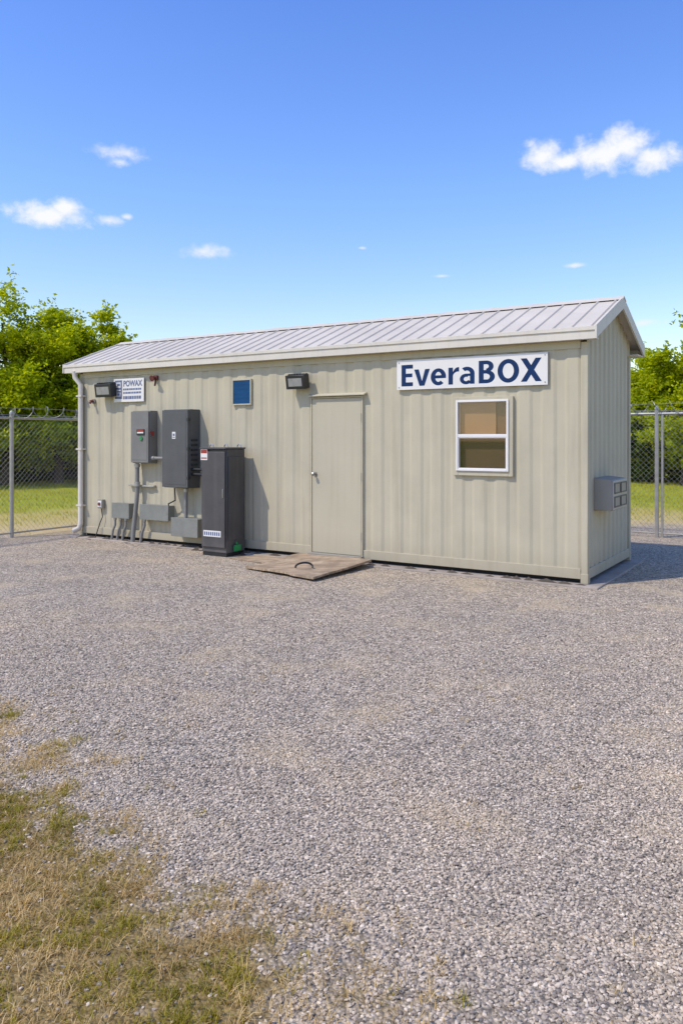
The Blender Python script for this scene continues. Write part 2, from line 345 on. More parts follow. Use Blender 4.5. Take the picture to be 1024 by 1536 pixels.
def rots(n,tilt):
    a=rng.uniform(0,2*np.pi,n); b=rng.normal(0,tilt,n); c=rng.uniform(0,2*np.pi,n)
    def Rz(t): z=np.zeros((len(t),3,3)); z[:,0,0]=np.cos(t); z[:,0,1]=-np.sin(t); z[:,1,0]=np.sin(t); z[:,1,1]=np.cos(t); z[:,2,2]=1; return z
    def Rx(t): z=np.zeros((len(t),3,3)); z[:,0,0]=1; z[:,1,1]=np.cos(t); z[:,1,2]=-np.sin(t); z[:,2,1]=np.sin(t); z[:,2,2]=np.cos(t); return z
    return Rz(a)@Rx(b)@Rz(c)
vv=np.einsum('nij,nkj->nki',rots(n,0.4),vv)
vv[:,:,0]+=pts[:,0:1]; vv[:,:,1]+=pts[:,1:2]; vv[:,:,2]+=(rad*rng.uniform(0.0,0.55,n))[:,None]
FF=(IF[None]+np.arange(n)[:,None,None]*12).reshape(-1,3)
g=npobj('gravel',vv.reshape(-1,3),FF,'stone',3); prop(g,'loose grey crushed stones covering the yard in the foreground','gravel',kind='stuff')
print('stones',n)
# ---------------------------------------------------------------- grass blades
def blades(name,P,hmin,hmax,wid,m,label,lean=0.8,cat='grass'):
    n=len(P); h=rng.uniform(hmin,hmax,n); az=rng.uniform(0,2*np.pi,n); ln=np.abs(rng.normal(lean,0.35,n)).clip(0.1,1.4)
    d=np.stack([np.cos(az),np.sin(az),np.zeros(n)],1); s=np.stack([-np.sin(az),np.cos(az),np.zeros(n)],1)
    tw=rng.uniform(-1,1,(n,1)); s=s+d*tw; s/=np.linalg.norm(s,axis=1,keepdims=True)
    w=(wid*rng.uniform(.6,1.3,n))[:,None]; up=np.array([[0,0,1.0]])
    b0=P; t1=ln*0.55; t2=ln
    p1=b0+(d*np.sin(t1)[:,None]+up*np.cos(t1)[:,None])*(h*0.5)[:,None]
    p2=p1+(d*np.sin(t2)[:,None]+up*np.cos(t2)[:,None])*(h*0.5)[:,None]
    V=np.stack([b0-s*w,b0+s*w,p1+s*w*.8,p1-s*w*.8,p2+s*w*.12,p2-s*w*.12],1).reshape(-1,3)
    o=np.arange(n)[:,None]*6
    Fq=np.stack([o+np.array([[0,1,2,3]]),o+np.array([[3,2,4,5]])],1).reshape(-1,4)
    g=npobj(name,V,Fq,m,4); print(name,n); return prop(g,label,cat,kind='stuff')
def tufts(ntry,x0,x1,y0,y1,per,rad_,fn):
    c=np.stack([rng.uniform(x0,x1,ntry),rng.uniform(y0,y1,ntry)],1)
    k=np.array([rng.random()<fn(p[0],p[1]) for p in c]); c=c[k]
    c=np.repeat(c,per,0)+rng.normal(0,rad_,(len(c)*per,2)); return np.concatenate([c,np.zeros((len(c),1))],1)
def infr(x,y): return abs(x)<0.44*y+0.4
def gn(x,y): return noise.noise(Vector((x*3.2,y*3.2,20)))+.7*noise.noise(Vector((x*9,y*9,2)))
blades('grass',tufts(36000,-3.4,0.7,1.85,6.0,12,0.013,lambda x,y:(gmask(x,y)**2.6)*max(0.03,0.42+gn(x,y)*1.5)*0.72 if infr(x,y) else 0),0.015,0.042,0.0014,'blade_g','low green grass tufts growing in the bottom left verge',0.95)
blades('dry_grass',tufts(42000,-3.4,1.2,1.85,6.8,9,0.020,lambda x,y:(min(1,gmask(x,y)*1.8+.012)**1.1)*max(0.08,0.42-gn(x,y)*0.9)*0.6 if infr(x,y) else 0),0.016,0.058,0.0013,'blade_d','straw coloured dry grass scattered over the verge and its gravel edge',1.2)
def ff(x,y):
    u=x/y
    if not(-0.62<u<-0.24 or 0.34<u<0.62): return 0
    return fmask(x,y)**1.5
blades('field_grass',tufts(26000,-19,19,13,33,4,0.05,ff),0.04,0.12,0.005,'blade_f','yellow green meadow grass beyond the chain link fence',0.7)
# ---------------------------------------------------------------- concrete pad
mb=MB(); mb.box(-L-0.05,0.14,-0.15,W+0.14,-0.05,0.020)
obj('concrete_pad',mb,'conc',base=(0,0,0),bevel=0.008); prop(bpy.data.objects['concrete_pad'],'low concrete slab showing under the cabin','pad',kind='structure')
# ---------------------------------------------------------------- building
bld=thing('container_cabin','long beige corrugated metal cabin with ribbed gable roof standing on the gravel','building',(-L/2,W/2,0.03))
def profile(a,b,out,dirn,per=0.27,dep=0.012,phase=0.0):
    pts=[]; s=a-per+phase
    while s<b+per:
        for q,dd in ((0,0),(0.42,0),(0.56,dep),(0.86,dep)): pts.append((s+q*per,dd))
        s+=per
    def dat(x):
        for i in range(len(pts)-1):
            if pts[i][0]<=x<=pts[i+1][0]:
                t=(x-pts[i][0])/(pts[i+1][0]-pts[i][0]); return pts[i][1]*(1-t)+pts[i+1][1]*t
        return 0
    return pts,dat
def seg(pts,dat,a,b): return [(a,dat(a))]+[p for p in pts if a<p[0]<b]+[(b,dat(b))]
ZB,ZT=0.18,2.60
EY0,EYR,EY1=-0.08,1.10,2.26; EZ,RZ=2.765,3.23
XR,XL=0.10,-L-0.25
def roofz(y): return EZ+(RZ-EZ)*((y-EY0)/(EYR-EY0) if y<EYR else (EY1-y)/(EY1-EYR))
pts_,dat_=profile(-L,0,0,0,phase=0.05)
wx0,wzt=F(679,593); wx1,wzb=F(768,716)
wx0+=0.03; wx1-=0.03; wz0=F(720,712)[1]+0.03; wz1=F(720,597)[1]-0.03
mb=MB(); e=0.06
for (a_,b_,z0,z1) in ((-L+e,wx0,ZB,ZT),(wx1,-e,ZB,ZT),(wx0,wx1,ZB,wz0),(wx0,wx1,wz1,ZT)):
    mb.strip([(x,y+0.012) for x,y in seg(pts_,dat_,a_,b_)],z0,z1)
obj('front_wall',mb,'wall',bld,smooth=6)
pts2,dat2=profile(0,W,0,0,phase=0.0,per=0.2,dep=.018)
for nm,xo,sg in (('right_end_wall',-0.012,-1),('left_end_wall',-L+0.012,1)):
    mb=MB(); mb.strip([(xo+sg*d,y) for y,d in seg(pts2,dat2,e,W-e)],ZB,ZT)
    ys=[y for y,_ in seg(pts2,dat2,0.0,W)]+[EYR]; ys=sorted(set(ys))
    mb.strip([(xo+sg*(dat2(y)),y) for y in ys],ZT-0.001,lambda x,y:roofz(y)-0.03)
    obj('wall',mb,'wall',bld,smooth=6)
mb=MB(); mb.strip([(x,W-0.012-y) for x,y in seg(pts_,dat_,-L+e,-e)],ZB,ZT); obj('wall',mb,'wall',bld,smooth=6)
for x in (-L,-0.075):
    for y in (0,W-0.075):
        mb=MB(); mb.box(x,x+0.075,y,y+0.075,0.045,2.62)
        mb.box(x-0.004,x+0.079,y-0.004,y+0.079,0.020,0.13); obj('corner_post',mb,'wall',bld,bevel=0.006)
for y in (0.003,W-0.063):
    mb=MB(); mb.box(-L+0.079,-0.079,y,y+0.06,0.068,ZB)
    obj('bottom_rail',mb,'wall',bld,bevel=0.005)
    mb=MB(); mb.box(-L+0.079,-0.079,y,y+0.05,ZT-0.05,2.64); obj('top_rail',mb,'wall',bld,bevel=0.005)
for x in (0.003-0.066,-L+0.003):
    mb=MB(); mb.box(x,x+0.06,0.079,W-0.079,0.068,ZB); obj('bottom_rail',mb,'wall',bld,bevel=0.005)
mb=MB(); mb.box(-L+0.09,-0.09,0.075,W-0.075,0.021,0.12); obj('underfloor_shade',mb,'dark',bld)  # near-black block, puts the shade of the gap below the cabin into colour
mb=MB(); mb.box(-L+0.05,-0.05,0.05,W-0.05,2.50,2.54); obj('ceiling_panel',mb,'dark',bld)
# roof
mb=MB()
for (ya,yb) in ((EY0,EYR),(EYR,EY1)):
    za,zb=roofz(ya),roofz(yb)
    mb.loft([(XL,ya,za-0.03),(XL,yb,zb-0.03),(XL,yb,zb),(XL,ya,za)],[(XR,ya,za-0.03),(XR,yb,zb-0.03),(XR,yb,zb),(XR,ya,za)])
    x=XR-0.05; k=0
    while x>XL+0.04:
        w=0.010; hh=0.017
        mb.loft([(x-w*1.8,ya,za-0.001),(x+w*1.8,ya,za-0.001),(x+w*.6,ya,za+hh),(x-w*.6,ya,za+hh)],
                [(x-w*1.8,yb,zb-0.001),(x+w*1.8,yb,zb-0.001),(x+w*.6,yb,zb+hh),(x-w*.6,yb,zb+hh)])
        x-=0.205
roof=obj('roof',mb,'roof',bld,smooth=0)
mb=MB()
mb.loft([(XL-.01,EYR-.10,roofz(EYR-.10)+.018),(XL-.01,EYR,RZ+.032),(XL-.01,EYR+.10,roofz(EYR+.10)+.018),(XL-.01,EYR,RZ+.017)],
        [(XR+.03,EYR-.10,roofz(EYR-.10)+.018),(XR+.03,EYR,RZ+.032),(XR+.03,EYR+.10,roofz(EYR+.10)+.018),(XR+.03,EYR,RZ+.017)])
obj('ridge_cap',mb,'roof',roof,smooth=0)
for y0,y1,yl in ((EY0-0.022,EY0-0.001,EY0-0.034),(EY1+0.001,EY1+0.022,EY1+0.012)):
    mb=MB(); mb.box(XL,XR,y0,y1,2.635,EZ-0.012); mb.box(XL-.004,XR+.004,yl,yl+0.022,EZ-0.04,EZ+0.004)
    obj('fascia',mb,'fascia',bld,bevel=0.003)
mb=MB(); mb.box(XL,XR-0.002,EY0,0.055,2.64,2.655); mb.box(XL,XR-0.002,W-0.055,EY1,2.64,2.655); obj('soffit',mb,'fascia',bld)
for xa,xb in ((XR+0.001,XR+0.022),(XL-0.022,XL-0.001)):
    mb=MB()
    for ya,yb in ((EY0-0.034,EYR),(EYR,EY1+0.034)):
        za=(roofz(ya) if ya>=EY0 else EZ-0.012)+0.025; zb=(roofz(yb) if yb<=EY1 else EZ-0.012)+0.025
        mb.loft([(xa,ya,za-0.14),(xa,yb,zb-0.14),(xa,yb,zb),(xa,ya,za)],[(xb,ya,za-0.14),(xb,yb,zb-0.14),(xb,yb,zb),(xb,ya,za)])
    obj('rake_trim',mb,'fascia',bld,smooth=0)
# downspout
mb=MB(); dx=F(121,700,0.05)[0]
mb.tube([(dx-0.10,-0.09,2.66),(dx-0.09,-0.08,2.56),(dx,-0.045,2.44),(dx,-0.045,0.22),(dx-0.02,-0.07,0.14),(dx-0.06,-0.16,0.10)],0.042,12)
sp=obj('downspout',mb,'pipe_white',bld)
for z in (0.5,1.4,2.25):
    mb=MB(); mb.box(dx-0.06,dx+0.06,-0.091,0.01,z,z+0.025); obj('strap',mb,'pipe_white',sp)
# door
x0,_=F(467,700,0.02); x1,_=F(541,700,0.02); zt=F(505,597,0.02)[1]; zb=0.10
mb=MB(); mb.box(x0+0.005,x1-0.005,-0.006,0.03,zb+0.005,zt-0.005); door=obj('door',mb,'door',bld,bevel=0.003)
mb=MB(); fw=0.020
mb.box(x0-fw,x0,-0.013,0.03,zb-0.03,zt+fw); mb.box(x1,x1+fw,-0.013,0.03,zb-0.03,zt+fw); mb.box(x0,x1,-0.012,0.03,zt,zt+fw)
obj('door_frame',mb,'wall',door,bevel=0.003)
mb=MB(); mb.box(x0-.03,x1+.03,-0.07,0.03,zb-0.035,zb); obj('threshold',mb,'acg',bld,bevel=0.004)
hx,hz=F(472,711,0.02); mb=MB(); mb.tube([(hx,-0.005,hz),(hx,-0.02,hz)],0.028,16); mb.tube([(hx,-0.02,hz),(hx,-0.05,hz)],0.011,10); mb.tube([(hx,-0.045,hz),(hx,-0.058,hz),(hx,-0.075,hz),(hx,-0.082,hz)],[0.014,0.024,0.022,0.012],14)
obj('handle',mb,'screw',door)
for z in (0.35,1.1,1.85):
    mb=MB(); mb.tube([(x1-0.002,-0.016,z-0.05),(x1-0.002,-0.016,z+0.05)],0.007,8); obj('hinge',mb,'door',door)
x0,z=F(462,594,0.05); x1,_=F(546,594,0.05)
mb=MB(); mb.loft([(x0,0.02,z+0.03),(x0,-0.055,z+0.005),(x0,-0.055,z-0.010),(x0,0.02,z+0.005)],[(x1,0.02,z+0.03),(x1,-0.055,z+0.005),(x1,-0.055,z-0.010),(x1,0.02,z+0.005)])
obj('door_hood',mb,'trimb',bld,bevel=0.002)
# window
xa,_=F(679,650,0.03); xb,_=F(768,650,0.03); za=F(722,714,0.03)[1]; zc=F(722,595,0.03)[1]
def frame(mb,xa,xb,za,zb,w,y0,y1):
    mb.box(xa,xa+w,y0,y1,za,zb); mb.box(xb-w,xb,y0,y1,za,zb); mb.box(xa+w,xb-w,y0,y1,za,za+w); mb.box(xa+w,xb-w,y0,y1,zb-w,zb); return mb
mb=frame(MB(),xa,xb,za,zc,0.058,-0.018,0.05); win=obj('window',mb,'wall',bld,bevel=0.003)
xa+=0.035;xb-=0.048;za+=0.055;zc-=0.035
mb=frame(MB(),xa,xb,za,zc,0.024,-0.034,0.045)
zm=F(722,653.5,0.03)[1]; mb.box(xa+0.024,xb-0.024,-0.030,0.04,zm-0.018,zm+0.018); obj('frame',mb,'white',win,bevel=0.003)
ia,ib=xa+0.024,xb-0.024
mb=frame(MB(),ia,ib,za+0.024,zm-0.018,0.010,-0.026,0.02); obj('sash',mb,'white',win,bevel=0.002)
for z0,z1 in ((za+0.026,zm-0.020),(zm+0.020,zc-0.026)):
    mb=MB(); mb.box(ia,ib,-0.008,-0.004,z0,z1); obj('pane',mb,'glass',win,smooth=0)
ws=ib-ia
mb=MB(); mb.box(ia-.02,ia+ws*0.74,0.05,0.06,zm,zc); obj('upper_blind',mb,'tan1',win)
mb=MB(); mb.box(ia-.02,ib+.02,0.07,0.08,zm-.02,zc); obj('inner_board',mb,'tan2',win)
mb=MB(); mb.box(ia-.02,ib+.02,0.055,0.065,za,zm-.021); obj('lower_blind',mb,'tan3',win)
# blue vent plate
x0,_=F(347,588,0.03); x1,_=F(375.5,588,0.03); z0=F(361,607.5,0.03)[1]; z1=F(361,568.5,0.03)[1]
mb=frame(MB(),x0,x1,z0,z1,0.018,-0.018,0.03); lv=obj('blue_vent',mb,'trimb',bld,bevel=0.002)
mb=MB(); mb.box(x0+.018,x1-.018,-0.009,0.02,z0+.018,z1-.018); obj('vent_back',mb,'bluedark',lv)
nS=5
for k in range(nS):
    z=z0+.020+(z1-z0-.040)*(k+0.5)/nS; t=(z1-z0-.040)/nS*0.45
    mb=MB(); mb.box(x0+.020,x1-.020,-.012,-.004,z-t,z+t); obj('slat',mb,'blue',lv)
# ---------------------------------------------------------------- signs
xa,zt=F(595,541,0.02); xb,zb=F(821,577,0.02); zt2=F(821,528,0.02)[1]; zt=(zt+zt2)/2
sg=thing('name_sign','long white sign with large navy lettering above the window','sign',((xa+xb)/2,-0.012,zb))
mb=MB(); mb.box(xa,xb,-0.022,-0.014,zb,zt); obj('board',mb,'signw',sg,bevel=0.002)
h=zt-zb; tx0=F(602,560,0.02)[0]; tx1=F(812,550,0.02)[0]
lettering('EveraBOX',tx0,tx1,zb+h*0.12,zb+h*0.84,-0.0222,'navy',sg)
for x in (xa+0.03,xb-0.03):
    for z in (zb+0.03,zt-0.03):
        mb=MB(); mb.tube([(x,-0.022,z),(x,-0.026,z)],0.008,8); obj('screw',mb,'screw',sg)
xa,zt=F(171,569,0.02); xb,zb=F(216,602,0.02)
sg=thing('notice_sign','small white sign with dark printed emblem and lines beside the left floodlight','sign',((xa+xb)/2,-0.012,zb))
mb=MB(); mb.box(xa,xb,-0.020,-0.014,zb,zt); obj('board',mb,'signw',sg,bevel=0.002)
w=xb-xa; h=zt-zb
mb=MB(); ex0=xa+w*.04; ew=w*.24
for (a_,b_,c_,d_) in ((0,1,.86,.94),(0,.18,.62,.86),(.82,1,.62,.86),(.3,.7,.7,.8),(0,1,.54,.62),(0,.18,.3,.54),(.3,.8,.42,.48),(.82,1,.24,.54),(0,1,.14,.24),(.35,.65,.28,.38)):
    mb.box(ex0+a_*ew,ex0+b_*ew,-0.0222,-0.0204,zb+c_*h,zb+d_*h)
obj('emblem',mb,'inkg',sg,smooth=0)
text('lettering','POWAX',xa+w*.33,xa+w*.95,zb+h*.66,zb+h*.92,-0.0204,'inkg',sg,bold=0.03)
for z,zz in ((.50,.08),(.35,.08),(.12,.13)):
    mb=MB(); x=.32
    while x<.92:
        l=random.uniform(.03,.08); mb.box(xa+w*x,xa+w*min(.95,x+l),-0.0222,-0.0204,zb+h*z,zb+h*(z+zz)); x+=l+.015
    obj('small_print',mb,'inkg',sg,smooth=0)
# ---------------------------------------------------------------- floodlights
def flood(px0,px1,py0,py1,label):
    xa,_=F(px0,py0,0.14); xb,_=F(px1,py0,0.14); zt=F(px0,py0,0.1)[1]; zb=F(px0,py1,0.14)[1]
    xb-=0.07; zc=(zt+zb)/2
    t=thing('floodlight',label,'light',((xa+xb)/2,0,zc),group='wall floodlights')
    hh=(zt-zb)*0.5; 
    mb=MB(); A=[(0,-0.05,zc+hh),(0,-0.165,zc+hh*0.80),(0,-0.135,zc-hh*0.95),(0,-0.03,zc-hh*0.75)]
    mb.loft([(xa,)+p[1:] for p in A],[(xb,)+p[1:] for p in A]); hs=obj('housing',mb,'black',t,bevel=0.006)
    def on(s,o): return (A[1][1]+(A[2][1]-A[1][1])*s-o, A[1][2]+(A[2][2]-A[1][2])*s)
    mb=MB(); r=[on(.22,-.002),on(.80,-.002),on(.80,.004),on(.22,.004)]
    mb.loft([(xa+.045,)+k for k in r],[(xb-.045,)+k for k in r]); obj('lens',mb,'lens',t)
    mb=MB(); xm=(xa+xb)/2; mb.box(xm-.04,xm+.04,-0.02,0.012,zc-.05,zc+.06); mb.box(xm-.02,xm+.02,-0.06,-0.018,zc-.02,zc+.03); obj('bracket',mb,'black',t)
    mb=MB()
    for k in range(7):
        x=xa+.02+(xb-xa-.04)*k/6; mb.loft([(x-.003,-0.05,zc+hh-.002),(x-.003,-0.13,zc+hh*.84),(x-.003,-0.12,zc+hh*.9+.012),(x-.003,-0.055,zc+hh+.01)],[(x+.003,-0.05,zc+hh-.002),(x+.003,-0.13,zc+hh*.84),(x+.003,-0.12,zc+hh*.9+.012),(x+.003,-0.055,zc+hh+.01)])
    obj('cooling_fins',mb,'black',t,smooth=0)
flood(143,172,575,597,'black floodlight at the left end of the wall beside the small white sign')
flood(429,464,562,585,'black floodlight above and left of the door')
# alarm sounder
x,z=F(232,570,0.04); t=thing('alarm_sounder','small dark red alarm fitting high on the wall right of the small sign','alarm',(x,0,z))
mb=MB(); mb.box(x-.035,x+.035,-0.03,0.012,z-.0,z+.07); obj('mounting_box',mb,'maroon',t,bevel=.005)
mb=MB(); mb.tube([(x+.0,-0.03,z+.03),(x+.0,-0.06,z+.03),(x+.0,-0.10,z+.02)],[.018,.025,.045],14); mb.tube([(x+.01,-0.03,z),(x+.015,-0.04,z-.05),(x+.0,-0.035,z-.085)],.014,8); obj('horn',mb,'maroon',t)
x,z=F(139,602,0.03); t=thing('pipe_stub','small capped pipe poking through the wall below the left floodlight','pipe',(x,0,z))
mb=MB(); mb.tube([(x,0.02,z),(x,-.02,z)],.04,14); obj('flange',mb,'cond',t)
mb=MB(); mb.tube([(x,-.02,z),(x,-.07,z),(x+.01,-.085,z-.03)],.022,10); obj('spout',mb,'maroon',t)
# ---------------------------------------------------------------- electrical boxes
def ebox(name,label,px0,px1,py0,py1,off,m,pyref=None,cat='electrical box',bk=0.0,group=None):
    xm=(px0+px1)/2; x0=F(px0,py0,off)[0]; x1=F(px1,py0,off)[0]; z1=F(xm,py0,off)[1]; z0=F(xm,py1,off)[1]
    t=thing(name,label,cat,((x0+x1)/2,0,z0),group=group); return t,x0,x1,z0,z1
t,x0,x1,z0,z1=ebox('disconnect_switch','mid grey switch box with red handle, leftmost of the wall boxes',196,223,616,695,.17,'grayA')
mb=MB(); mb.box(x0,x1,-.13,.012,z0,z1); obj('box',mb,'grayA',t,bevel=.006)
mb=MB(); mb.box(x0+.008,x1-.008,-.17,-.132,z0+.012,z1-.012); mb.box(x0+.03,x1-.03,-.174,-.169,z0+.05,z1-.25); obj('cover',mb,'grayA',t,bevel=.01)
w=x1-x0; zc=F(210,649,.18)[1]
mb=MB(); mb.box(x0+w*.38,x0+w*.80,-.185,-.17,zc-.035,zc+.05); obj('label_plate',mb,'black',t)
mb=MB(); mb.box(x0+w*.42,x0+w*.76,-.188,-.1852,zc+.022,zc+.042); obj('warning_strip',mb,'red',t)
mb=MB(); mb.box(x0+w*.42,x0+w*.76,-.188,-.1852,zc-.01,zc+.012); obj('white_strip',mb,'signw',t)
mb=MB(); mb.tube([(x0+w*.62,-.17,zc-.085),(x0+w*.62,-.19,zc-.085)],.03,12); obj('indicator',mb,'green',t)
mb=MB(); mb.box(x1+.001,x1+.02,-.12,-.08,zc-.05,zc+.02); mb.box(x1+.018,x1+.03,-.17,-.08,zc+.0,zc+.02); obj('handle',mb,'red',t,bevel=.004)
for zz in (z0+.12,z1-.12):
    mb=MB(); mb.tube([(x0-.004,-.135,zz-.03),(x0-.004,-.135,zz+.03)],.008,8); obj('hinge',mb,'cond',t)
t,x0,x1,z0,z1=ebox('breaker_panel','large dark grey wall panel with small white label, left of the tall cabinet',243,282,614,732,.24,'grayB')
mb=MB(); mb.box(x0,x1,-.20,.012,z0,z1); obj('box',mb,'grayB',t,bevel=.006)
mb=MB(); mb.box(x0+.006,x1-.006,-.24,-.202,z0+.01,z1-.01); mb.box(x0+.035,x1-.035,-.243,-.239,z0+.05,z1-.05); obj('door',mb,'grayB',t,bevel=.008)
lx,lz=F(261,653,.245); mb=MB(); mb.box(lx-.035,lx+.03,-.2455,-.2432,lz-.05,lz+.05); obj('label',mb,'signw',t)
mb=MB(); mb.box(lx-.02,lx+.016,-.2472,-.2456,lz-.01,lz+.025); obj('label_print',mb,'inkg',t)
mb=MB(); mb.box(lx-.024,lx+.02,-.2472,-.2456,lz-.035,lz-.022); obj('label_print',mb,'inkg',t)
mb=MB(); 
for k in range(8): mb.box(x1+.001,x1+.012,-.17,-.05,z0+.18+k*.07,z0+.21+k*.07)
obj('side_louvre',mb,'black',t)
for zz in (z0+.15,(z0+z1)/2,z1-.15):
    mb=MB(); mb.box(x1-.02,x1+.012,-.245,-.20,zz-.02,zz+.02); obj('latch',mb,'black',t)
# tall cabinet
x0,_=F(300,833,.50); x1,_=F(337,833,.50); ztop=F(318,674,.50)[1]
t=thing('transformer_cabinet','tall narrow charcoal cabinet standing on the ground left of the wooden sheet','cabinet',((x0+x1)/2,-.29,0))
mb=MB(); mb.box(x0,x1,-.46,-.08,.05,ztop); body=obj('body',mb,'cab',t,bevel=.008)
mb=MB(); mb.box(x0+.014,x1-.014,-.485,-.462,.12,ztop-.03); obj('door',mb,'cab',t,bevel=.008)
mb=MB(); mb.box(x0+.01,x1-.01,-.45,-.09,0,.049); obj('plinth',mb,'black',t)
mb=MB(); mb.box(x0-.01,x1+.01,-.50,-.07,ztop+.001,ztop+.025); obj('lid',mb,'cab',t,bevel=.006)
mb=MB(); mb.box(x1+.001,x1+.012,-.43,-.12,.22,ztop-.10); obj('side_panel',mb,'cab',t,bevel=.006)
for xx,yy in ((x0+.12,-.40),(x1-.05,-.14),(x1-.06,-.40)):
    mb=MB(); mb.tube([(xx+.035*math.cos(a),yy,ztop+.028+.04*math.sin(a)) for a in np.linspace(0,math.pi,9)],.009,8); obj('lifting_eye',mb,'galv',t)
xa,za=F(301,690,.49); xb,zb_=F(311,674,.49)
mb=MB(); mb.box(xa,xb,-.489,-.4855,za,zb_); obj('warning_label',mb,'signw',t)
mb=MB(); mb.box(xa+.006,xb-.006,-.4908,-.4892,(za+zb_)/2+.02,zb_-.008); obj('warning_print',mb,'red',t)
mb=MB(); mb.box(xa+.01,xb-.01,-.4908,-.4892,za+.02,za+.035); obj('warning_print',mb,'red',t)
xa,za=F(305,804,.49); xb,zb_=F(331,797,.49)
mb=MB(); mb.box(xa,xb,-.489,-.4855,za,zb_); obj('lower_label',mb,'signw',t)
mb=MB(); x=xa+.015
while x<xb-.03: mb.box(x,x+.022,-.4908,-.4892,za+.018,zb_-.018); x+=.036
obj('lower_print',mb,'inkg',t)
mb=MB(); mb.box(x1-.05,x1-.035,-.495,-.4855,ztop*.55,ztop*.55+.12); obj('handle',mb,'screw',t,bevel=.003)
mb=MB(); mb.box(x1+.013,x1+.05,-.34,-.22,.07,.15); mb.tube([(x1+.03,-.28,.15),(x1+.035,-.30,.19)],.012,8); obj('earth_clamp',mb,'green',t,bevel=.004)
# junction boxes
JB=[('junction_box','short grey junction box low on the wall, left of the vertical conduit',168,193,755,777,.11),
    ('junction_box','wide grey junction box low on the wall right of the vertical conduit',210,252,758,780,.12),
    ('junction_box','grey junction box tucked against the left side of the tall cabinet',257,296,778,805,.20)]
JX=[]
for nm,lb,a_,b_,c_,d_,of in JB:
    t,x0,x1,z0,z1=ebox(nm,lb,a_,b_,c_,d_,of,'jb'); JX.append((x0,x1,z0,z1,of))
    mb=MB(); mb.box(x0,x1,-of+.012,.012,z0,z1); obj('box',mb,'jb',t,bevel=.004)
    mb=MB(); mb.box(x0-.006,x1+.006,-of,-of+.0105,z0-.006,z1+.006); obj('cover',mb,'jb',t,bevel=.003)
    for xx in (x0+.02,x1-.02):
        mb=MB(); mb.tube([(xx,-of,(z0+z1)/2),(xx,-of-.004,(z0+z1)/2)],.008,8); obj('screw',mb,'screw',t)
def conduit(label,pts,r,cols=(),name='conduit',m='cond'):
    mb=MB(); b=pts[-1]; t=thing(name,label,'conduit' if name=='conduit' else 'cable',(b[0],b[1],max(0,b[2])))
    mb.tube(pts,r,12); obj('pipe' if name=='conduit' else 'sheath',mb,m,t)
    for (p,q) in cols:
        mb=MB(); mb.tube([p,q],r*1.35,12); obj('coupling',mb,'galv' if name=='conduit' else m,t)
xA,zA=F(206,696,.08); xg,_=F(199,820,.10)
conduit('thick grey conduit dropping from the grey switch box to the ground',[(xA,-.08,zA+.01),(xA,-.08,.75),(xA-.01,-.08,.65),(xg+.02,-.09,.25),(xg,-.10,-.01)],.034,[((xA,-.08,zA-.05),(xA,-.08,zA)),((xA,-.08,.86),(xA,-.08,.93))])
for i,(px,lb) in enumerate(((173,'thin conduit under the short junction box, leftmost of three'),(181,'thin conduit under the short junction box, middle of three'),(189,'thin conduit under the short junction box, rightmost of three'))):
    x,_=F(px,780,.06); zz=JX[0][2]; conduit(lb,[(x,-.06,zz),(x,-.06,zz-.12),(x-.05,-.06,.16),(x-.07,-.07,-.01)],.019,[((x,-.06,zz-.04),(x,-.06,zz-.002))])
x,_=F(217,785,.07); zz=JX[1][2]
conduit('thin slanting conduit under the wide junction box',[(x,-.07,zz),(x,-.07,zz-.10),(x-.05,-.08,.15),(x-.07,-.09,-.01)],.021,[((x,-.07,zz-.04),(x,-.07,zz-.002))])
x,z=F(279,733,.10); conduit('short vertical conduit from the large dark panel to the box beside the cabinet',[(x,-.10,z+.02),(x,-.10,JX[2][3]-.01)],.028,[((x,-.10,z-.05),(x,-.10,z))])
x,z=F(262,733,.10); x2=JX[1][1]-.03
conduit('black flexible cable looping from the dark panel into the wide junction box',[(x,-.10,z+.01),(x+.01,-.10,z-.10),(x+.005,-.09,z-.17),(x2,-.08,JX[1][3]+.03),(x2,-.07,JX[1][3]-.01)],.010,name='cable',m='black')
xs0,z=F(224,687,.10); xs1,_=F(243,687,.12); conduit('short horizontal coupling between the two upper wall boxes',[(xs0-.01,-.10,z),(xs1+.02,-.10,z)],.024,[((xs0+.05,-.10,z),(xs0+.11,-.10,z))])
xs0,z=F(285,709,.14); 
for dz,lb in ((.05,'upper black conduit stub joining the dark panel to the tall cabinet'),(-.02,'lower black conduit stub joining the dark panel to the tall cabinet')):
    conduit(lb,[(xs0-.03,-.15,z+dz),(xs0+.12,-.15,z+dz),(F(302,709,.3)[0]+.15,-.2,z+dz)],.022,m='black')
for (a_,b_,py,lb) in ((193,231,728,'short horizontal mounting rail crossing the thick conduit'),):
    xa,z=F(a_,py,.04); xb,_=F(b_,py,.04); mb=MB(); mb.box(xa,xb,-.045,.01,z-.012,z+.014); o=obj('mounting_rail',mb,'galv',base=((xa+xb)/2,0,z),bevel=.002); prop(o,lb,'rail')
# outlet
x,z=F(150,756,.05); t=thing('outdoor_socket','small weathered socket box low on the wall near the downspout','socket',(x,0,z))
mb=MB(); mb.box(x-.055,x+.055,-.05,.012,z-.07,z+.07); obj('box',mb,'acg',t,bevel=.006)
mb=MB(); mb.box(x-.04,x+.04,-.058,-.0505,z-.05,z+.05); obj('cover',mb,'white',t,bevel=.004)
mb=MB(); mb.tube([(x,-.058,z),(x,-.07,z)],.026,12); obj('outlet',mb,'maroon',t)
conduit('thin cable hanging from the socket to the ground',[(x+.01,-.03,z-.06),(x+.04,-.03,z-.2),(x-.02,-.03,.25),(x-.08,-.08,.0)],.008,name='cable',m='black')
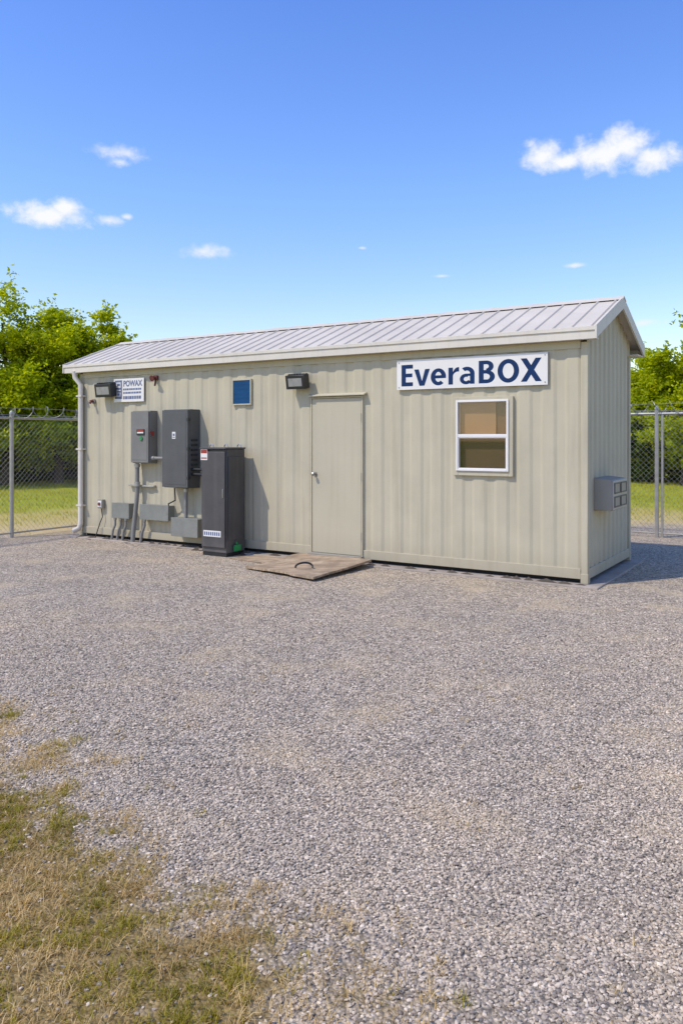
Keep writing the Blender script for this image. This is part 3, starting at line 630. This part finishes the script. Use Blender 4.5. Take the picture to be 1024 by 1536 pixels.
# ---------------------------------------------------------------- wall unit on the end
t=thing('air_vent_unit','boxy grey vent unit with four square grilles on the right end wall','vent unit',(0,.61,.79))
X,ya,yb,za,zb=.20,.295,.926,.79,1.15
mb=MB(); mb.loft([(-.02,ya,za),(X-.02,ya,za),(X-.02,ya,zb-.02),(-.02,ya,zb)],[(-.02,yb,za),(X-.02,yb,za),(X-.02,yb,zb-.02),(-.02,yb,zb)]); obj('housing',mb,'acg',t,bevel=.008)
mb=MB(); mb.box(X-.019,X-.006,ya+.01,yb-.01,za+.01,zb-.03); obj('front_panel',mb,'acl',t,bevel=.004)
yw=(yb-ya-.04-.07)/2; zw=(zb-za-.07-.05)/2
for i in range(2):
    for j in range(2):
        y=ya+.04+i*(yw+.03); z=za+.035+j*(zw+.03)
        mb=MB(); w_=.014
        mb.box(X-.0055,X+.004,y,y+w_,z,z+zw); mb.box(X-.0055,X+.004,y+yw-w_,y+yw,z,z+zw); mb.box(X-.0055,X+.004,y+w_,y+yw-w_,z,z+w_); mb.box(X-.0055,X+.004,y+w_,y+yw-w_,z+zw-w_,z+zw)
        g=obj('grille',mb,'acd',t)
        mb=MB(); mb.box(X-.0055,X-.002,y+w_,y+yw-w_,z+w_,z+zw-w_); obj('grille_screen',mb,'acg',g)
# ---------------------------------------------------------------- wooden sheet + loop + mat boards
def sheet(name,corners,zs,th,m,label,cat,nseg=14,warp=.02,seed=1,edn=.006):
    cs=[Vector((c[0],c[1],z)) for c,z in zip(corners,zs)]; n=nseg; vs=[];fs=[]
    for lay in (0,1):
        for j in range(n+1):
            for i in range(n+1):
                u,v=i/n,j/n; p=cs[0]*(1-u)*(1-v)+cs[1]*u*(1-v)+cs[2]*u*v+cs[3]*(1-u)*v
                ed=edn*noise.noise(Vector((u*9,v*9,seed))); edge=max(abs(u-.5),abs(v-.5))>.49
                if edge: ed*=2.4
                z=max(0.004,p.z+warp*noise.noise(Vector((u*1.6,v*1.6,seed+5))))
                vs.append((p.x+ed,p.y+ed*.6,z+(th if lay else 0)))
    K=(n+1)**2
    for j in range(n):
        for i in range(n):
            a_=j*(n+1)+i; fs.append((a_,a_+n+1,a_+n+2,a_+1)); fs.append((K+a_,K+a_+1,K+a_+n+2,K+a_+n+1))
    for i in range(n):
        for (p,q) in ((i,i+1),(n*(n+1)+i+1,n*(n+1)+i),((i+1)*(n+1),i*(n+1)),(i*(n+1)+n,(i+1)*(n+1)+n)): fs.append((p,q,K+q,K+p))
    mb=MB(); mb.add(vs,fs); c=sum(cs,Vector())/4
    o=obj(name,mb,m,base=(c.x,c.y,0),frame='W',smooth=40); return prop(o,label,cat)
sheet('wooden_sheet',[Gd(368,850,.03),Gd(470,869,.03),Gd(557,845,.05),Gd(452,831,.05)],[.015,.04,.07,.04],.024,'ply','weathered tan wooden sheet lying on the gravel at the door','board',warp=.025,edn=.010)
sheet('thin_board',[Gd(343,838),Gd(395,846),Gd(500,834),Gd(440,829)],[.004,.004,.008,.004],.012,'ply','thin greyed board half under the wooden sheet','board',warp=.004,seed=4)
cx,cy=Gd(456,851,.07)
mb=MB(); mb.tube([(cx+.10*math.cos(a),cy+.02*math.sin(a*2),.075+.05*math.sin(a)) for a in np.linspace(-.1,math.pi+.1,15)],.012,8)
o=obj('rope_loop',mb,'black',base=(cx,cy,.08),frame='W'); prop(o,'black looped handle lying on the wooden sheet','rope loop')
# dark soil washed up along the wall foot
rr=random.Random(3); mb=MB(); x=-L+.05
while x<-.1:
    l=rr.uniform(.10,.35); w_=rr.uniform(.03,.10)*(1.5 if x<-4.2 else .8)
    n_=7; c_=x+l/2; ring=[(c_+l*.55*math.cos(t_)*rr.uniform(.8,1.1),-.06-w_*math.sin(t_)*rr.uniform(.7,1.15)-.02,.0) for t_ in np.linspace(0,2*math.pi,n_,endpoint=False)]
    o_=len(mb.v); mb.v+=ring+[(c_,-.07,.035+rr.uniform(0,.025))]; mb.f+=[(o_+i,o_+(i+1)%n_,o_+n_) for i in range(n_)]; x+=l*rr.uniform(.5,1.4)
o=obj('soil',mb,'dirt',base=(-L/2,-.1,0)); prop(o,'dark soil heaped along the foot of the long wall','soil',kind='stuff')
# ---------------------------------------------------------------- fences
def fence(label,fixed,axis,s0,s1,posts,ztop,extra=()):
    def P(s,o,z): return (fixed+o,s,z) if axis=='y' else (s,fixed+o,z)
    t=thing('chain_link_fence',label,'fence',P((s0+s1)/2,0,0),group=None)
    for s in posts:
        mb=MB(); mb.tube([P(s,0,-.02),P(s,0,ztop+.05)],.032,12); mb.tube([P(s,0,ztop+.05),P(s,0,ztop+.075),P(s,0,ztop+.10)],[.038,.036,.012],12); obj('post',mb,'galv',t)
    for s in extra:
        mb=MB(); mb.tube([P(s,0,-.02),P(s,0,ztop)],.018,10); obj('tension_bar',mb,'galv',t)
    for z,r in ((ztop-.02,.021),(.07,.014)):
        mb=MB(); mb.tube([P(s0,0,z),P(s1,0,z)],r,10); obj('rail',mb,'galv',t)
    mb=MB(); step=.085; z0,z1=.05,ztop-.02; hgt=z1-z0; r=.0021
    for sg_ in (1,-1):
        s=s0-hgt
        while s<s1+hgt:
            pa=[s,z0]; pb=[s+sg_*hgt,z1]
            def clip(pa,pb):
                (xa,za_),(xb,zb_)=pa,pb
                if max(xa,xb)<s0 or min(xa,xb)>s1: return None
                def at(x): return za_+(zb_-za_)*(x-xa)/(xb-xa)
                na,nb=list(pa),list(pb)
                for q in (na,nb):
                    if q[0]<s0: q[:]=[s0,at(s0)]
                    elif q[0]>s1: q[:]=[s1,at(s1)]
                return na,nb
            c=clip(pa,pb)
            if c and abs(c[0][0]-c[1][0])>.01:
                o_=.004*sg_; mb.tube([P(c[0][0],o_,c[0][1]),P(c[1][0],o_,c[1][1])],r,3)
            s+=step
    obj('wire_mesh',mb,'wire',t,smooth=0)
    mb=MB(); n=int((s1-s0)/.30)*14; pp=[]
    for k in range(n+1):
        a_=2*math.pi*k/14; s=s0+(s1-s0)*k/n; rr=.09+.02*math.sin(k*.37)
        pp.append(P(s+.03*math.sin(a_*.5),rr*math.cos(a_),ztop+.075+rr*math.sin(a_)))
    mb.tube(pp,.0055,4)
    for z in (ztop+.03,ztop+.14): mb.tube([P(s0,.03,z),P(s1,.03,z)],.004,4)
    obj('razor_wire',mb,'wire',t)
fence('chain link fence with wire coil running back past the left end of the cabin',-8.93,'y',-3.4,4.83,[-3.4,-.65,2.1,4.8],1.93)
fence('chain link fence with wire coil running behind the cabin, seen at its right end',4.857,'x',-8.9,6.0,[-6.2,-3.2,-.213,2.8,5.8],2.0,extra=(-.13,))
# ---------------------------------------------------------------- trees
def tree(px,dep,ht,cr,seed,label,low=.10,m='leaf',leaf=.075,dens=1.0,cat='tree'):
    R=random.Random(seed); r=np.random.default_rng(seed)
    bx,by=(px-CX)/FPX*dep,dep
    t=thing('broadleaf_tree' if cat=='tree' else 'leafy_bush',label,cat,(bx,by,0),frame='W')
    mb=MB(); pts=[];rr=[]; ox=oy=0
    for k in range(7):
        z=ht*.8*k/6; ox+=R.uniform(-.12,.12); oy+=R.uniform(-.12,.12); pts.append((bx+ox,by+oy,z)); rr.append(.16*(1-k/6.5)*ht/7+.02)
    mb.tube(pts,rr,9); tips=[]
    for k in range(24):
        f=R.uniform(.12,.97); i=min(5,int(f*6)); a0=Vector(pts[i]); a1=Vector(pts[i+1]); b=a0.lerp(a1,f*6-i)
        az=R.uniform(0,6.283); env=cr*math.sin(math.pi*min(1,.22+f*.68))**.7; el=R.uniform(.15,.9); ln=env*R.uniform(.65,1.08)
        e_=b+Vector((math.cos(az)*ln,math.sin(az)*ln,ln*el*.6)); md=b.lerp(e_,.5)+Vector((R.uniform(-.1,.1),R.uniform(-.1,.1),-.08*ln))
        mb.tube([b,md,e_],[.05*ht/7,.03,.01],5); tips+= [e_,md.lerp(e_,.4)]
        for q in range(2):
            s_=md.lerp(e_,R.uniform(0,.8)); g_=s_+Vector((R.uniform(-1,1),R.uniform(-1,1),R.uniform(-.2,.9)))*env*.33; mb.tube([s_,g_],[.02,.006],4); tips.append(g_)
    tips.append(Vector(pts[-1])+Vector((0,0,ht*.14))); tips.append(Vector(pts[-1])+Vector((.2,0,ht*.06)))
    obj('trunk',mb,'bark',t)
    for q in range(int(16*cr)):
        az=R.uniform(0,6.283); rd=cr*R.uniform(.3,.95); tips.append(Vector((bx+math.cos(az)*rd,by+math.sin(az)*rd,R.uniform(low*ht,.5*ht))))
    P=[]
    for c in tips:
        nn=int(R.uniform(260,560)*dens); sg_=R.uniform(.26,.46)*(cr/2.4)**.5
        q=r.normal(0,1,(nn,3)); q/=np.linalg.norm(q,axis=1,keepdims=True)+1e-6; q*= (r.random((nn,1))**.45)*sg_*1.6*np.array([[1,1,.62]])
        tw=r.integers(0,9,nn); dirs=r.normal(0,1,(9,3)); dirs[:,2]=np.abs(dirs[:,2])*.6; dirs/=np.linalg.norm(dirs,axis=1,keepdims=True)
        along=dirs[tw]*r.random((nn,1))*sg_*2.4; half=r.random(nn)<.42
        q[half]=along[half]+r.normal(0,.05,(nn,3))[half]
        q=q+np.array(c[:])[None]; q[:,2]=np.maximum(q[:,2],.08); P.append(q)
    P=np.concatenate(P); n=len(P); P-=np.array([[bx,by,0]])
    a_=r.normal(0,1,(n,3)); a_[:,2]*=.6; a_/=np.linalg.norm(a_,axis=1,keepdims=True); b_=np.cross(a_,r.normal(0,1,(n,3))+np.array([[0,0,.8]])); b_/=np.linalg.norm(b_,axis=1,keepdims=True)
    s=(leaf*r.uniform(.6,1.3,n))[:,None]
    V=np.stack([P-a_*s,P+b_*s*.5,P+a_*s,P-b_*s*.5],1).reshape(-1,3); Fq=(np.arange(n)*4)[:,None]+np.array([[0,1,2,3]])
    npobj('crown',V,Fq,m,4,parent=t); return n
tot=0
tot+=tree(8,27,6.9,2.7,11,'tallest bright green tree at the left edge behind the fence')
tot+=tree(88,28,6.3,2.2,12,'bright green tree behind the left fence, right of the tallest one')
tot+=tree(164,29,6.4,1.4,13,'smaller bright green tree peeking over the left end of the roof')
tot+=tree(-95,26,7.0,2.6,14,'tree beyond the left edge of the photo',dens=.6)
tot+=tree(1018,27,5.9,1.7,15,'taller bright green tree at the right edge behind the fence')
tot+=tree(968,29,4.9,1.3,16,'lower bright green tree right behind the cabin roof end')
tot+=tree(1100,26,5.9,2.2,17,'tree beyond the right edge of the photo',dens=.6)
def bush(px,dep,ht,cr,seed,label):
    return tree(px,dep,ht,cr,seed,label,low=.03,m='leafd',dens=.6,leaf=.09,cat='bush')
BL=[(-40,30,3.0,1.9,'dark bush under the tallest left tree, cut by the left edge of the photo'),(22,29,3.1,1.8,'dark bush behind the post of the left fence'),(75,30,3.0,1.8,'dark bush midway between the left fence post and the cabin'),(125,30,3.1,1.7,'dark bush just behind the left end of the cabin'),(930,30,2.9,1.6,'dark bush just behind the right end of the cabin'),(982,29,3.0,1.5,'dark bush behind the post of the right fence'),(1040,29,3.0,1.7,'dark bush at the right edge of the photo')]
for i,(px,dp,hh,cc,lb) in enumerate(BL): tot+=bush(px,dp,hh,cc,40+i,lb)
print('leaves',tot)
# ---------------------------------------------------------------- sun, sky
el=math.radians(53); tr=(AX*1.0+AY*1.5).normalized(); d=Vector((tr.x*math.cos(el),tr.y*math.cos(el),-math.sin(el)))
ld=bpy.data.lights.new('sun','SUN'); ld.energy=3.3; ld.angle=math.radians(1.0); ld.color=(1,.935,.82)
lo=bpy.data.objects.new('sun',ld); COL.objects.link(lo); lo.rotation_euler=d.to_track_quat('-Z','Y').to_euler(); lo.location=(-10,-2,12)
wd=bpy.data.worlds.new('World'); SC.world=wd; wd.use_nodes=True; nt=wd.node_tree; bg=nt.nodes['Background']
sky=nt.nodes.new('ShaderNodeTexSky'); sky.sky_type='NISHITA'; sky.sun_disc=False; sky.sun_elevation=el; sky.sun_rotation=math.atan2(-tr.x,-tr.y)
sky.air_density=1.0; sky.dust_density=0.4; sky.ozone_density=2.0
tc=nt.nodes.new('ShaderNodeTexCoord'); sx=nt.nodes.new('ShaderNodeSeparateXYZ'); lk(nt,tc.outputs['Generated'],sx.inputs[0])
az=mth(nt,'ARCTAN2',sx.outputs[0],sx.outputs[1]); elv=mth(nt,'ARCSINE',sx.outputs[2])
def cloudgroup(cl,amp,scale,lo_,hi_,mx_):
    dm=None
    for (px,py,w,h) in cl:
        u=(px-CX)/FPX; v=(HY-py)/FPX; a0=math.atan(u); e0=math.atan(v*math.cos(a0)); ws=w/FPX*math.cos(a0)**2; hs=h/FPX*math.cos(e0)**2
        q1=mth(nt,'MULTIPLY_ADD',az,1/ws,-a0/ws); q2=mth(nt,'MULTIPLY_ADD',elv,1/hs,-e0/hs)
        r_=mth(nt,'SQRT',mth(nt,'ADD',mth(nt,'MULTIPLY',q1,q1),mth(nt,'MULTIPLY',q2,q2)))
        dm=r_ if dm is None else mth(nt,'SMOOTH_MIN',dm,r_,.35)
    cv=nt.nodes.new('ShaderNodeCombineXYZ'); lk(nt,az,cv.inputs[0]); lk(nt,mth(nt,'MULTIPLY',elv,1.25),cv.inputs[1])
    nz=N(nt,'ShaderNodeTexNoise',Scale=scale,Detail=8.0,Roughness=0.58,Distortion=0.2); lk(nt,cv.outputs[0],nz.inputs['Vector'])
    dd=mth(nt,'ADD',dm,mth(nt,'MULTIPLY_ADD',nz.outputs[0],-amp,amp/2))
    dens=nt.nodes.new('ShaderNodeMapRange'); dens.interpolation_type='SMOOTHSTEP'; lk(nt,dd,dens.inputs[0])
    for i,v in ((1,hi_),(2,lo_),(3,0.0),(4,mx_)): dens.inputs[i].default_value=v
    return dens.outputs[0]
A_=cloudgroup([(900,232,62,26),(940,216,44,27),(812,234,36,22),(980,238,46,20),(850,242,50,15),(72,322,60,19),(96,313,32,16)],1.8,44.0,0.15,1.25,1.0)
B_=cloudgroup([(163,331,26,8),(178,229,44,12),(180,243,18,8),(310,378,40,13),(543,372,8,3),(862,398,18,4),(662,414,14,3),(965,484,28,6),(190,325,10,5)],2.0,60.0,-0.3,1.25,0.85)
hsv=N(nt,'ShaderNodeHueSaturation',Saturation=1.17,Value=1.0); lk(nt,sky.outputs[0],hsv.inputs['Color'])
K_=2.5
grad=ramp(nt,mth(nt,'MULTIPLY',elv,1/0.6),[(p_,(r_/K_,g_/K_,b_/K_)) for p_,(r_,g_,b_) in ((0.0,(1.55,1.32,1.12)),(0.25,(1.58,1.38,1.35)),(0.5,(1.45,1.42,1.68)),(0.9,(1.20,1.24,1.75)))])
sc_=nt.nodes.new('ShaderNodeVectorMath'); sc_.operation='SCALE'; sc_.inputs['Scale'].default_value=K_; lk(nt,grad,sc_.inputs[0])
gr=nt.nodes.new('ShaderNodeVectorMath'); gr.operation='MULTIPLY'; lk(nt,hsv.outputs[0],gr.inputs[0]); lk(nt,sc_.outputs[0],gr.inputs[1])
c=mixc(nt,B_,gr.outputs[0],(6.0,6.2,6.6)); c=mixc(nt,A_,c,(6.4,6.5,6.7))
lk(nt,c,bg.inputs[0]); bg.inputs[1].default_value=0.15
# ---------------------------------------------------------------- camera
cd=bpy.data.cameras.new('camera'); cam=bpy.data.objects.new('camera',cd); COL.objects.link(cam); SC.camera=cam
cam.location=(0,0,H); cam.rotation_euler=(math.radians(90),0,0)
cd.sensor_fit='VERTICAL'; cd.sensor_height=36; cd.lens=36*FPX/1536; cd.shift_y=-(768-HY)/1536; cd.clip_end=3000; cd.clip_start=.05
SC.view_settings.view_transform='Standard'; SC.view_settings.look='None'; SC.view_settings.exposure=0
